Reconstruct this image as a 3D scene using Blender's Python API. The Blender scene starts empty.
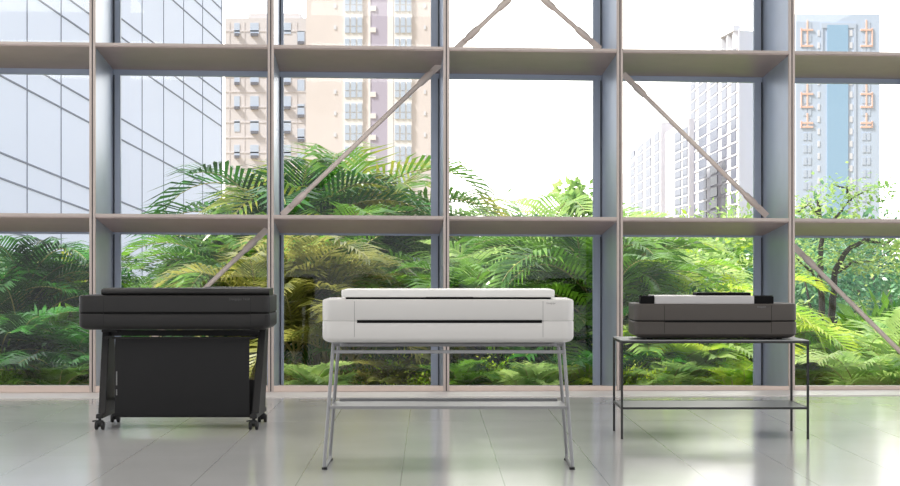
import bpy, math, random
from mathutils import Vector, Matrix
F = 1700.0; CZ = 1.1; HY = 262.0; CX = 450.0
C = bpy.context.scene.collection
R = math.radians

def PX(px, D): return (px - CX) * D / F
def PZ(py, D): return CZ - (py - HY) * D / F
def pt(px, py, D): return Vector((PX(px, D), D, PZ(py, D)))

# ------------------------------------------------------------------ mesh collector
class MB:
    def __init__(s): s.v = []; s.f = []; s.m = []
    def add(s, vs, fs, mi=0):
        n = len(s.v); s.v += [tuple(v) for v in vs]
        for f in fs: s.f.append(tuple(i + n for i in f)); s.m.append(mi)
        return s
    def hexa(s, p, mi=0):   # p: 4 bottom (ccw) + 4 top
        return s.add(p, [(3,2,1,0),(4,5,6,7),(0,1,5,4),(1,2,6,5),(2,3,7,6),(3,0,4,7)], mi)
    def box(s, x0, x1, y0, y1, z0, z1, mi=0):
        return s.hexa([(x0,y0,z0),(x1,y0,z0),(x1,y1,z0),(x0,y1,z0),(x0,y0,z1),(x1,y0,z1),(x1,y1,z1),(x0,y1,z1)], mi)
    def obox(s, c, ax, hx, hy, hz, mi=0):  # oriented box: ax = 3 axis vectors
        c = Vector(c); a, b, d = [Vector(q).normalized() for q in ax]
        P = []
        for k in (-1, 1):
            for i, j in ((-1,-1),(1,-1),(1,1),(-1,1)): P.append(c + a*hx*i + b*hy*j + d*hz*k)
        return s.hexa(P, mi)
    def bar(s, p0, p1, w, h, up=(0,0,1), mi=0):
        p0 = Vector(p0); p1 = Vector(p1); d = (p1 - p0); L = d.length; d.normalize()
        u = Vector(up); 
        if abs(d.dot(u)) > .98: u = Vector((0,1,0))
        a = d.cross(u).normalized(); b = a.cross(d).normalized()
        return s.obox((p0+p1)/2, (a, d, b), w/2, L/2, h/2, mi)
    def tube(s, pts, r, n=10, mi=0, cap=True):
        pts = [Vector(p) for p in pts]; rr = r if isinstance(r, (list, tuple)) else [r]*len(pts)
        rings = []; prev = None
        for i, p in enumerate(pts):
            d = (pts[min(i+1, len(pts)-1)] - pts[max(i-1, 0)]).normalized()
            u = Vector((0,0,1)) if abs(d.z) < .9 else Vector((0,1,0))
            if prev is not None: u = prev
            a = d.cross(u).normalized(); b = a.cross(d).normalized(); prev = b
            rings.append([p + (a*math.cos(2*math.pi*k/n) + b*math.sin(2*math.pi*k/n))*rr[i] for k in range(n)])
        vs = [v for ring in rings for v in ring]; fs = []
        for i in range(len(pts)-1):
            for k in range(n):
                k2 = (k+1) % n; fs.append((i*n+k, i*n+k2, (i+1)*n+k2, (i+1)*n+k))
        if cap: fs.append(tuple(range(n))[::-1]); fs.append(tuple((len(pts)-1)*n+k for k in range(n)))
        return s.add(vs, fs, mi)
    def rstack(s, x0, x1, y0, y1, r, prof, n=7, mi=0):  # rounded-plan solid; prof = [(z, inset)]
        vs = []; N = 4*(n+1)
        for z, ins in prof:
            a0, a1, b0, b1 = x0+ins, x1-ins, y0+ins, y1-ins; q = max(.002, r-ins*.6)
            for cx, cy, st in ((a1-q,b1-q,0),(a0+q,b1-q,90),(a0+q,b0+q,180),(a1-q,b0+q,270)):
                for k in range(n+1):
                    t = R(st + 90*k/n); vs.append((cx+q*math.cos(t), cy+q*math.sin(t), z))
        fs = []
        for i in range(len(prof)-1):
            for k in range(N):
                k2 = (k+1) % N; fs.append((i*N+k, i*N+k2, (i+1)*N+k2, (i+1)*N+k))
        fs.append(tuple(range(N))[::-1]); fs.append(tuple((len(prof)-1)*N+k for k in range(N)))
        return s.add(vs, fs, mi)
    def mesh(s, name, mats, smooth=False):
        me = bpy.data.meshes.new(name); me.from_pydata(s.v, [], s.f)
        for m in (mats if isinstance(mats, (list, tuple)) else [mats]): me.materials.append(m)
        if any(s.m): me.polygons.foreach_set('material_index', s.m)
        if smooth: me.polygons.foreach_set('use_smooth', [True]*len(s.f))
        me.update(); return me
    def build(s, name, mats, parent=None, smooth=False, bevel=0, origin=None):
        me = s.mesh(name, mats, smooth); o = bpy.data.objects.new(name, me); C.objects.link(o)
        if parent is not None: o.parent = parent; me.transform(Matrix.Translation(-wloc(parent)))
        if smooth: 
            try: me.set_sharp_from_angle(angle=R(40))
            except Exception: pass
        if bevel:
            b = o.modifiers.new('bevel', 'BEVEL'); b.width = bevel; b.segments = 2; b.limit_method = 'ANGLE'; b.angle_limit = R(50)
        return o
def wloc(o):
    v = Vector((0,0,0))
    while o is not None: v += o.location; o = o.parent
    return v
def tag(o, label, cat, group=None, kind=None):
    o['label'] = label; o['category'] = cat
    if group: o['group'] = group
    if kind: o['kind'] = kind
    return o
def struct(o): o['kind'] = 'structure'; return o
def empty(name, loc, label, cat, group=None):
    o = bpy.data.objects.new(name, None); C.objects.link(o); o.location = loc; o.empty_display_size = .1
    return tag(o, label, cat, group)

# ------------------------------------------------------------------ materials
def S(c):   # sRGB 0-255 to linear
    return tuple(((x/255)/12.92 if x/255 <= .04045 else ((x/255+.055)/1.055)**2.4) for x in c) + (1,)
def mat(name, col, rough=.5, metal=0, spec=.5, var=0, vscale=6, bump=0, bscale=200, coat=0):
    m = bpy.data.materials.new(name); m.use_nodes = True; nt = m.node_tree; b = nt.nodes['Principled BSDF']
    c = S(col); b.inputs['Base Color'].default_value = c
    b.inputs['Roughness'].default_value = rough; b.inputs['Metallic'].default_value = metal
    b.inputs['Specular IOR Level'].default_value = spec; b.inputs['Coat Weight'].default_value = coat
    tc = nt.nodes.new('ShaderNodeTexCoord')
    if var:
        n = nt.nodes.new('ShaderNodeTexNoise'); n.inputs['Scale'].default_value = vscale; n.inputs['Detail'].default_value = 4
        r = nt.nodes.new('ShaderNodeMapRange'); r.inputs[3].default_value = 1-var; r.inputs[4].default_value = 1+var
        r.inputs[1].default_value = .3; r.inputs[2].default_value = .7
        mx = nt.nodes.new('ShaderNodeVectorMath'); mx.operation = 'SCALE'; mx.inputs[0].default_value = c[:3]
        nt.links.new(tc.outputs['Object'], n.inputs['Vector']); nt.links.new(n.outputs[0], r.inputs[0])
        nt.links.new(r.outputs[0], mx.inputs['Scale']); nt.links.new(mx.outputs[0], b.inputs['Base Color'])
    if bump:
        n = nt.nodes.new('ShaderNodeTexNoise'); n.inputs['Scale'].default_value = bscale
        bp = nt.nodes.new('ShaderNodeBump'); bp.inputs['Strength'].default_value = bump; bp.inputs['Distance'].default_value = .002
        nt.links.new(tc.outputs['Object'], n.inputs['Vector']); nt.links.new(n.outputs[0], bp.inputs['Height']); nt.links.new(bp.outputs[0], b.inputs['Normal'])
    return m
def leafmat(name, c1, c2, trans=.45, scale=2.5, pos=(.35,.68)):
    m = bpy.data.materials.new(name); m.use_nodes = True; nt = m.node_tree; b = nt.nodes['Principled BSDF']; out = nt.nodes['Material Output']
    tc = nt.nodes.new('ShaderNodeTexCoord'); n = nt.nodes.new('ShaderNodeTexNoise'); n.inputs['Scale'].default_value = scale; n.inputs['Detail'].default_value = 3
    oi = nt.nodes.new('ShaderNodeObjectInfo')
    ad = nt.nodes.new('ShaderNodeVectorMath'); ad.operation = 'ADD'
    nt.links.new(tc.outputs['Object'], ad.inputs[0]); nt.links.new(oi.outputs['Location'], ad.inputs[1]); nt.links.new(ad.outputs[0], n.inputs['Vector'])
    r = nt.nodes.new('ShaderNodeValToRGB'); r.color_ramp.elements[0].position = pos[0]; r.color_ramp.elements[1].position = pos[1]
    r.color_ramp.elements[0].color = S(c1); r.color_ramp.elements[1].color = S(c2)
    nt.links.new(n.outputs[0], r.inputs[0]); nt.links.new(r.outputs[0], b.inputs['Base Color'])
    b.inputs['Roughness'].default_value = .32; b.inputs['Specular IOR Level'].default_value = .5
    t = nt.nodes.new('ShaderNodeBsdfTranslucent'); mx = nt.nodes.new('ShaderNodeMixShader'); mx.inputs[0].default_value = trans
    nt.links.new(r.outputs[0], t.inputs[0]); nt.links.new(b.outputs[0], mx.inputs[1]); nt.links.new(t.outputs[0], mx.inputs[2]); nt.links.new(mx.outputs[0], out.inputs[0])
    return m

M = dict(
 steel = mat('painted_steel', (186,196,212), .36, metal=.35, var=.03),
 shelfsteel = mat('shelf_steel', (178,160,156), .45, var=.04),
 flange = mat('flange_paint', (186,174,168), .4, var=.04),
 groove = mat('dark_gasket', (58,54,58), .6),
 frame = mat('blue_grey_aluminium', (178,190,208), .4),
 framedark = mat('dark_glazing_gasket', (44,50,58), .5),
 sill = mat('stone_sill', (214,196,186), .5, var=.04),
 strip = mat('pale_floor_strip', (205,200,196), .35, var=.03),  # flat paler band on the floor along the window wall
 brace = mat('brace_rod', (226,212,202), .4),
 ceil = mat('ceiling_white', (205,200,195), .8),
 black = mat('black_shell', (32,31,31), .5, spec=.35, bump=.05),
 black2 = mat('black_seam', (6,6,7), .6, spec=.15),
 darkmark = mat('dark_grey_lettering', (74,74,74), .5),
 blackcover = mat('black_cover', (29,28,28), .42, spec=.4),
 fabric = mat('black_fabric', (37,37,38), .9, spec=.3, bump=.2, bscale=900),
 rubber = mat('caster_rubber', (20,20,21), .55),
 white = mat('light_grey_shell', (206,204,201), .45, bump=.03),
 whitecover = mat('white_cover', (226,225,221), .4),
 greytube = mat('grey_tube_metal', (142,142,143), .38, metal=.35),
 greyshelf = mat('grey_shelf', (134,134,135), .4, metal=.2),
 taupe = mat('taupe_shell', (72,67,63), .5, spec=.4, bump=.05),
 taupecover = mat('silver_cover', (186,184,184), .35),
 tablemetal = mat('black_table_metal', (30,31,31), .45),
 tabletop = mat('grey_table_top', (150,152,152), .3),
 tableshelf = mat('dark_shelf_top', (78,80,80), .35),
 mark = mat('grey_lettering', (120,120,120), .5),
 ground = mat('soil', (140,124,88), .95, var=.4, vscale=3),
 stem = mat('palm_stem', (150,142,88), .7, var=.3, vscale=8),
 bark = mat('dark_bark', (62,54,50), .85, var=.25, vscale=10),
 palebark = mat('pale_bark', (150,132,108), .85, var=.2, vscale=10),
 glassfac = mat('blue_facade_glass', (208,216,238), .5, var=.03, vscale=.15),
 joint = mat('facade_joint', (104,112,134), .6),
 beigewall = mat('beige_wall', (198,192,194), .9, var=.03, vscale=.3),
 pinkwall = mat('pink_tile_wall', (208,198,197), .9, var=.03, vscale=.3),  # paled tint, distance haze is put into the wall colour
 pinktrim = mat('white_facade_trim', (218,214,214), .8),
 mauve = mat('mauve_recess', (172,164,182), .8),
 towerwin = mat('tower_window', (84,88,106), .4),
 whitewall = mat('white_wall', (212,210,216), .9),
 winblue = mat('window_blue', (178,188,206), .3),
 wingrey = mat('window_grey', (206,206,214), .3),
 acunit = mat('air_conditioner_box', (104,104,114), .6),
 bluewall = mat('blue_tower_wall', (178,190,210), .9),  # washed-out blue, haze over the tower is part of this colour
 bluestrip = mat('blue_tower_glass', (142,172,200), .25),
 orange = mat('orange_facade_frame', (222,186,172), .8),
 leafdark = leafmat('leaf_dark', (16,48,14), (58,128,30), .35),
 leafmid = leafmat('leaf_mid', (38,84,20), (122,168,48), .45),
 leaflime = leafmat('leaf_lime', (122,176,36), (216,226,76), .5),  # brightness of the right-hand garden is put into this lime tint
 leafpale = leafmat('leaf_pale', (122,164,84), (202,220,134), .5),  # haze over the right-hand plants is put into this paler green
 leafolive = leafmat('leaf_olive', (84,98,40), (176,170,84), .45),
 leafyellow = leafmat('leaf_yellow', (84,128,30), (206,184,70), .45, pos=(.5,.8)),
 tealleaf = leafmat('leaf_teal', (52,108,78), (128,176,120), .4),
)
# floor material: glossy grey slabs with thin joints along the hall and faint cross joints
def floormat():
    m = bpy.data.materials.new('polished_floor'); m.use_nodes = True; nt = m.node_tree; b = nt.nodes['Principled BSDF']
    tc = nt.nodes.new('ShaderNodeTexCoord'); mp = nt.nodes.new('ShaderNodeMapping')
    mp.inputs['Rotation'].default_value = (0,0,R(-.67)); mp.inputs['Location'].default_value = (.147,0,0)
    nt.links.new(tc.outputs['Object'], mp.inputs[0])
    sx = nt.nodes.new('ShaderNodeSeparateXYZ'); nt.links.new(mp.outputs[0], sx.inputs[0])
    def line(sock, period, w, off=0):
        a = nt.nodes.new('ShaderNodeMath'); a.operation = 'ADD'; a.inputs[1].default_value = off+100*period; nt.links.new(sock, a.inputs[0])
        f = nt.nodes.new('ShaderNodeMath'); f.operation = 'PINGPONG'; f.inputs[1].default_value = period/2; nt.links.new(a.outputs[0], f.inputs[0])
        l = nt.nodes.new('ShaderNodeMath'); l.operation = 'LESS_THAN'; l.inputs[1].default_value = w; nt.links.new(f.outputs[0], l.inputs[0]); return l.outputs[0]
    l1 = line(sx.outputs[0], 1.03/2, .0028); l2 = line(sx.outputs[1], 2.06, .003, .6)
    h = nt.nodes.new('ShaderNodeMath'); h.operation = 'MULTIPLY'; h.inputs[1].default_value = .6; nt.links.new(l2, h.inputs[0])
    mx = nt.nodes.new('ShaderNodeMath'); mx.operation = 'MAXIMUM'; nt.links.new(l1, mx.inputs[0]); nt.links.new(h.outputs[0], mx.inputs[1])
    n = nt.nodes.new('ShaderNodeTexNoise'); n.inputs['Scale'].default_value = .8; n.inputs['Detail'].default_value = 3; nt.links.new(mp.outputs[0], n.inputs['Vector'])
    r = nt.nodes.new('ShaderNodeValToRGB'); r.color_ramp.elements[0].color = S((184,185,184)); r.color_ramp.elements[1].color = S((192,192,191)); nt.links.new(n.outputs[0], r.inputs[0])
    c = nt.nodes.new('ShaderNodeMix'); c.data_type = 'RGBA'; c.inputs['B'].default_value = S((158,159,158))
    nt.links.new(mx.outputs[0], c.inputs['Factor']); nt.links.new(r.outputs[0], c.inputs['A']); nt.links.new(c.outputs['Result'], b.inputs['Base Color'])
    n2 = nt.nodes.new('ShaderNodeTexNoise'); n2.inputs['Scale'].default_value = 1.6; nt.links.new(mp.outputs[0], n2.inputs['Vector'])
    q = nt.nodes.new('ShaderNodeMapRange'); q.inputs[3].default_value = .11; q.inputs[4].default_value = .17; nt.links.new(n2.outputs[0], q.inputs[0]); nt.links.new(q.outputs[0], b.inputs['Roughness'])
    b.inputs['Specular IOR Level'].default_value = .6; b.inputs['IOR'].default_value = 1.75
    return m
M['floor'] = floormat()
def glassmat():
    m = bpy.data.materials.new('window_glass'); m.use_nodes = True; nt = m.node_tree; out = nt.nodes['Material Output']; nt.nodes.remove(nt.nodes['Principled BSDF'])
    t = nt.nodes.new('ShaderNodeBsdfTransparent'); t.inputs[0].default_value = (.97,.985,.98,1)
    g = nt.nodes.new('ShaderNodeBsdfGlossy'); g.inputs['Roughness'].default_value = .02
    fr = nt.nodes.new('ShaderNodeFresnel'); fr.inputs[0].default_value = 1.35
    mx = nt.nodes.new('ShaderNodeMixShader'); nt.links.new(fr.outputs[0], mx.inputs[0]); nt.links.new(t.outputs[0], mx.inputs[1]); nt.links.new(g.outputs[0], mx.inputs[2]); nt.links.new(mx.outputs[0], out.inputs[0])
    return m
M['glass'] = glassmat()

# ------------------------------------------------------------------ hall shell
TH = R(2.6); Y0 = 14.4
UV = Vector((math.cos(TH), math.sin(TH), 0)); NV = Vector((-math.sin(TH), math.cos(TH), 0))
def W(u, d, z): return Vector((0, Y0, 0)) + UV*u + NV*d + Vector((0,0,z))
def U(px, d=0):
    k = (px-CX)/F; o = Vector((0,Y0,0)) + NV*d
    # (o.x+u*ux) = k*(o.y+u*uy)
    return (k*o.y - o.x)/(UV.x - k*UV.y)
def Z(px, py, d):       # height of pixel row py on plane d at column px
    p = W(U(px,d), d, 0); return CZ-(py-HY)*p.y/F
def rail(ya, yb, d):    # straight line in plane d through pixel rows ya at x=0 and yb at x=900 -> z(u)
    u0, u1 = U(0,d), U(900,d); z0, z1 = Z(0,ya,d), Z(900,yb,d)
    return lambda u: z0 + (u-u0)/(u1-u0)*(z1-z0)
def wseg(mb, u0, u1, d0, d1, zb0, zt0, zb1, zt1, mi=0):
    """hexahedron along the wall; z functions for the front (0) and the back (1)"""
    mb.hexa([W(u0,d0,zb0(u0)), W(u1,d0,zb0(u1)), W(u1,d1,zb1(u1)), W(u0,d1,zb1(u0)),
             W(u0,d0,zt0(u0)), W(u1,d0,zt0(u1)), W(u1,d1,zt1(u1)), W(u0,d1,zt1(u0))], mi)
cst = lambda z: (lambda u: z)
DEP = 1.0; TOPZ = 4.3
b = MB(); b.box(-9, 9, -6, 14.95, -.12, 0); fl = struct(b.build('floor', M['floor']))
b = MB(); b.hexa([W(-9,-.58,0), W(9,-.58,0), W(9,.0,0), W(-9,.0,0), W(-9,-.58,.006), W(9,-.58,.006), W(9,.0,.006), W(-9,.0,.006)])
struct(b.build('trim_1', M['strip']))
b = MB(); b.box(-9.5, 9.5, -6, 15.7, TOPZ+.005, TOPZ+.2); struct(b.build('ceiling', M['ceil']))

mul = [-86, 92.5, 270.8, 446.3, 619.8, 791.7, 965]       # mullion front centres, pixels
us = [U(p) for p in mul]
up_t, up_b = rail(41.5, 52.3, 0), rail(45.6, 56.2, 0)
upr_b = rail(68, 79, DEP); upf = rail(73.6, 84, DEP+.02)
lo_t, lo_b = rail(213, 219, 0), rail(217.4, 223.2, 0)
lor_b = rail(231.6, 236.3, DEP); lof = rail(232.6, 237.2, DEP+.02)
bo_t, bo_b = rail(386, 386.2, 0), cst(.008)
bor_t = rail(384.6, 384.8, DEP)
off = lambda f, k: (lambda u: f(u)+k)
tn = 2
for i, u in enumerate(us):
    b = MB(); hw = .025
    # front flange of two lips with a dark gasket between, then the deep web
    for a, c in ((-hw, -.005), (.005, hw)):
        wseg(b, u+a, u+c, -.012, .03, cst(.008), cst(TOPZ), cst(.008), cst(TOPZ), 0)
    wseg(b, u-.0055, u+.0055, -.004, .028, cst(.008), cst(TOPZ), cst(.008), cst(TOPZ), 1)
    wseg(b, u-.019, u+.019, .03, DEP+.06, cst(.008), cst(TOPZ), cst(-.1), cst(TOPZ), 2)
    struct(b.build('trim_%d' % tn, [M['flange'], M['groove'], M['steel']])); tn += 1
for i in range(len(us)-1):
    a, c = us[i]+.0195, us[i+1]-.0195
    a2, c2 = us[i]+.026, us[i+1]-.026
    for (ft, fb, rb) in ((up_t, up_b, upr_b), (lo_t, lo_b, lor_b)):
        b = MB()
        wseg(b, a2, c2, -.008, .02, off(fb,.010), ft, off(fb,.010), ft, 0)     # front lip
        wseg(b, a2, c2, 0, .02, fb, off(fb,.009), fb, off(fb,.009), 1)         # recessed lower lip
        wseg(b, a, c, .031, DEP, fb, off(ft,-.004), rb, off(rb,.035), 1)
        wseg(b, a2, c2, .018, .033, fb, off(ft,-.004), fb, off(ft,-.004), 1)
        struct(b.build('trim_%d' % tn, [M['flange'], M['shelfsteel']])); tn += 1
    b = MB()
    wseg(b, a2, c2, -.01, .033, bo_b, bo_t, bo_b, bo_t)
    wseg(b, a, c, .031, DEP, cst(-.09), off(bo_t,-.004), cst(-.09), off(bor_t,-.004))
    struct(b.build('trim_%d' % tn, M['sill'])); tn += 1
    # glazing: three windows per bay
    wn = i*3+1
    # stile widths in metres (left, right of the bay)
    L, Rr = us[i]+.020, us[i+1]-.020
    sl, sr = (.065 if i == 1 else .035), .075
    rows = [(off(bor_t,-.02), off(lof,.0), .012, .01), (off(lor_b,.036), off(upf,0), .03, .002), (off(upr_b,.05), cst(TOPZ-.01), .03, .05)]
    for k, (zb, zt, hb, ht) in enumerate(rows):
        b = MB(); d0, d1 = DEP+.005, DEP+.06
        ztop = zt if k == 2 else (off(lor_b, .033) if k == 0 else off(upr_b, .033))
        zin = (lambda zt, ht: (lambda u: zt(u)-ht))(zt, ht)
        wseg(b, L, L+sl, d0, d1, zb, ztop, zb, ztop, 0); wseg(b, Rr-sr, Rr, d0, d1, zb, ztop, zb, ztop, 0)
        wseg(b, L+sl, Rr-sr, d0, d1, zb, off(zb,hb), zb, off(zb,hb), 0)
        wseg(b, L+sl, Rr-sr, d0, d1, zin, ztop, zin, ztop, 0)
        for g0, g1 in ((L+.004, L+.012), (Rr-.012, Rr-.004)):
            wseg(b, g0, g1, d0-.012, d0+.002, zb, zin, zb, zin, 1)
        wn_o = struct(b.build('window_%d' % (wn+k), [M['frame'], M['framedark']]))
        g = MB(); wseg(g, L+sl-.004, Rr-sr+.004, DEP+.03, DEP+.038, off(zb,hb-.004), off(zin,.004), off(zb,hb-.004), off(zin,.004))
        g.build('pane', M['glass'], wn_o)
# ------------------------------------------------------------------ diagonal braces
DB = .62
def brace(p0, p1, label, e0=True, e1=True):
    def q(p): 
        u = U(p[0], DB); return W(u, DB, Z(p[0], p[1], DB))
    a, c = q(p0), q(p1); d = (c-a).normalized()
    t = empty('diagonal_brace', a, label, 'brace', 'diagonal steel braces of the window frame')
    ro = MB().tube([a+d*(.16 if e0 else 0), c-d*(.16 if e1 else 0)], .021, 12)
    ro.build('rod', M['brace'], t, smooth=True)
    for on, e, s in ((e0, a, 1), (e1, c, -1)):
        if on:
            f = MB(); f.tube([e+d*s*.10, e+d*s*.17, e+d*s*.26, e+d*s*.28], [.018,.033,.030,.022], 12)
            f.bar(e, e+d*s*.12, .012, .055, up=(d.cross(NV)))
            f.build('end_fitting', M['brace'], t, smooth=True)
brace((441.5,63), (282,215), 'slanting steel rod in front of the pink tower, rising to the right')
brace((267,229), (100,389), 'short slanting steel rod just above the right end of the black printer')
brace((456,49), (521,-12), 'steel rod at top centre, left half of the inverted V')
brace((600,49), (531,-12), 'steel rod at top centre, right half of the inverted V')
brace((623,74), (767,216), 'slanting steel rod in front of the white towers, falling to the right')
brace((793.5,246), (935,386), 'slanting steel rod in the lower right window in front of the dark forked tree')

# ------------------------------------------------------------------ printers
def text_on(name, s, size, loc, m, parent):
    cu = bpy.data.curves.new(name, 'FONT'); cu.body = s; cu.size = size; cu.extrude = .0004; cu.align_x = 'LEFT'
    o = bpy.data.objects.new(name, cu); C.objects.link(o); 
    dg = bpy.context.evaluated_depsgraph_get(); me = bpy.data.meshes.new_from_object(o.evaluated_get(dg))
    bpy.data.objects.remove(o); me.materials.clear(); me.materials.append(m)
    me.transform(Matrix.Translation(Vector(loc)) @ Matrix.Rotation(R(90), 4, 'X')); me.transform(Matrix.Translation(-wloc(parent)))
    o = bpy.data.objects.new(name, me); C.objects.link(o); o.parent = parent; return o
def caster(x, y, zt, parent):
    m = MB(); r = .027
    for s in (-1, 1):
        m.tube([(x+s*.010,y,r),(x+s*.014,y,r),(x+s*.028,y,r),(x+s*.031,y,r)], [r*.85,r,r,r*.85], 18)
    m.tube([(x-.012,y,r),(x+.012,y,r)], .008, 10)
    m.rstack(x-.024, x+.024, y-.022, y+.022, .012, [(r+.004,.008),(r+.016,.0),(r+.034,.002),(r+.036,.006)])
    m.tube([(x,y,r+.03),(x,y,zt)], .010, 10)
    m.bar((x-.045,y-.012,r+.03),(x-.018,y-.012,r+.034), .02, .008)          # brake pedal
    return m.build('caster', M['rubber'], parent, smooth=True)

# ---- black printer on casters
Yb = 11.12; sb = F/Yb
X = lambda px: (px-CX)/sb
Zb = lambda py: CZ-(py-HY)/sb
P1 = empty('large_format_printer', (X(177.7), 11.4, 0), 'wide matte black printer on a black wheeled stand with a fabric media bin, at left', 'printer')
x0, x1 = X(77.8), X(269.6); y0, y1 = Yb, Yb+.5
m = MB(); zs, zt = Zb(313.3), Zb(295.6)
m.rstack(x0, x1, y0, y1, .045, [(zs+.006,.004),(zs+.010,0),(zt-.008,0),(zt-.002,.003),(zt,.01)])
bd = m.build('upper_body', M['black'], P1, smooth=True)
m = MB(); zl = Zb(330)
m.rstack(x0, x1, y0, y1, .045, [(zl,.04),(zl+.006,.022),(zl+.022,.004),(zl+.032,0),(zs-.009,0),(zs-.004,.004)])
lb = m.build('lower_body', M['black'], P1, smooth=True)
m = MB(); m.rstack(x0+.006, x1-.006, y0+.006, y1-.006, .04, [(zs-.006,0),(zs+.008,0)]); m.build('body_seam', M['black2'], P1)
m = MB(); m.box(X(104.5), X(250), y0-.001, y0+.02, Zb(314), Zb(312.4)); m.build('paper_slot', M['black2'], P1)
for px in (103.5, 250.5): MB().box(X(px)-.0006, X(px)+.0006, y0-.0006, y0+.004, zl+.03, zt-.01).build('panel_seam', M['black2'], P1)
m = MB(); zc = Zb(292); rc = .024; xa, xb = X(100), X(268.6)
prof = [(0.0,rc*.5),(.008,rc*.9),(.02,rc)]
ys = [y0+.03, y0+.30]
# roll cover: half round front, flat deck behind
sec = []
for k in range(9):
    t = R(-90 + 180*k/8 ); sec.append((ys[0]+rc - rc*math.cos(t), zc + rc*math.sin(t)))
sec += [(ys[1], zc+rc), (ys[1], zc-rc)]
n = len(sec); vs = []
for xx, sc in ((xa,.75),(xa+.012,1),(xb-.004,1),(xb,.94)): vs += [(xx, ys[0]+rc+(p[0]-ys[0]-rc)*sc, zc+(p[1]-zc)*sc) for p in sec]
fs = [(i*n+k, i*n+(k+1)%n, (i+1)*n+(k+1)%n, (i+1)*n+k) for i in range(3) for k in range(n)] + [tuple(range(n))[::-1], tuple(3*n+k for k in range(n))]
m.add(vs, [f[::-1] for f in fs]); m.build('roll_cover', M['blackcover'], P1, smooth=True)
m = MB(); m.rstack(X(100)+.01, X(266), y0+.05, y1-.05, .02, [(zt-.004,0),(zt+.016,0),(zt+.02,.006)]); m.build('top_deck', M['blackcover'], P1, smooth=True)
m = MB(); m.rstack(PX(206,Yb+.4), PX(259,Yb+.4), Yb+.32, Yb+.5, .015, [(zt+.02,0),(PZ(287.4,Yb+.4),0),(PZ(286.8,Yb+.4),.004)]); m.build('ink_cover', M['blackcover'], P1, smooth=True)
text_on('lettering', 'DesignJet T650', .022, (X(229), y0-.0004, Zb(300.2)), M['darkmark'], bd)
# stand
xl, xr = -2.297, -1.288; yF, yR = 11.15, 11.67
m = MB(); zb = zl+.004
m.box(xl-.02, xr+.03, 11.36, 11.43, Zb(337.5), Zb(331.8)); m.box(xl-.01, xl+.09, 11.25, 11.6, Zb(333), zb+.003); m.box(xr-.08, xr+.02, 11.25, 11.6, Zb(333), zb+.003)
m.tube([(xl,11.52,.17),(xr+.01,11.52,.17)], .014, 10)
st = m.build('stand', M['black'], P1, bevel=.003)
for x in (xl, xr):
    m = MB(); sgn = 1 if x == xl else -1
    o2 = sgn*.0
    xt = x+ (.0 if x == xl else .035)
    # tapering upright, broad at the foot, plus the long foot bar
    m.hexa([(x-.022,11.20,.10),(x+.028,11.20,.10),(x+.028,11.60,.10),(x-.022,11.60,.10),
            (xt-.022,11.34,zb),(xt+.026,11.34,zb),(xt+.026,11.50,zb),(xt-.022,11.50,zb)])
    m.hexa([(x-.022,11.12,.075),(x+.026,11.12,.075),(x+.026,yR+.03,.075),(x-.022,yR+.03,.075),
            (x-.02,11.12,.105),(x+.024,11.12,.105),(x+.024,yR+.03,.105),(x-.02,yR+.03,.105)])
    m.build('leg', M['black'], st, bevel=.006)
    caster(x, yF, .08, st); caster(x, yR, .08, st)
# fabric media bin: a sling hanging from the beam
m = MB(); fx0, fx1 = X(113)-.0, X(248.2)
yq = 11.18
sec = [(yq+.02, Zb(338)), (yq+.006, Zb(345)), (yq, Zb(380)), (yq+.002, Zb(412)), (yq+.012, Zb(417)), (yq+.03, Zb(418.6)), (yq+.10, Zb(418)), (yq+.25, Zb(408)), (yq+.38, Zb(385))]
th = .004; vs = []
for xx in (fx0, fx1):
    for (yy, zz) in sec: vs.append((xx, yy, zz))
    for (yy, zz) in sec[::-1]: vs.append((xx, yy+th, zz+th))
n = len(sec)*2; fs = [(k, (k+1)%n, n+(k+1)%n, n+k) for k in range(n)]
for k in range(len(sec)-1): fs += [(k, n-1-k, n-2-k, k+1), (n+k, n+k+1, 2*n-2-k, 2*n-1-k)]
m.add(vs, fs); mb_ = m.build('media_bin', M['fabric'], P1, smooth=True)
m = MB(); m.tube([(fx0, yq+.03, Zb(417)), (fx1+.02, yq+.03, Zb(417))], .007, 10); m.build('bin_rod', M['black'], mb_, smooth=True)
m = MB()
for xx in (xl+.03, xr-.015): m.box(xx-.012, xx+.012, yq+.015, 11.40, Zb(339.3), Zb(337.2))
m.tube([(fx0-.02, yq+.02, Zb(338.4)), (fx1+.02, yq+.02, Zb(338.4))], .008, 10)
m.build('bin_hanger', M['black'], mb_, smooth=True)
m = MB(); m.box(fx0+.008, fx0+.016, yq-.001, yq+.003, Zb(386), Zb(372)); m.box(fx0+.008, fx0+.016, yq-.001, yq+.003, Zb(396), Zb(390)); m.build('care_tag', M['mark'], mb_)

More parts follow.
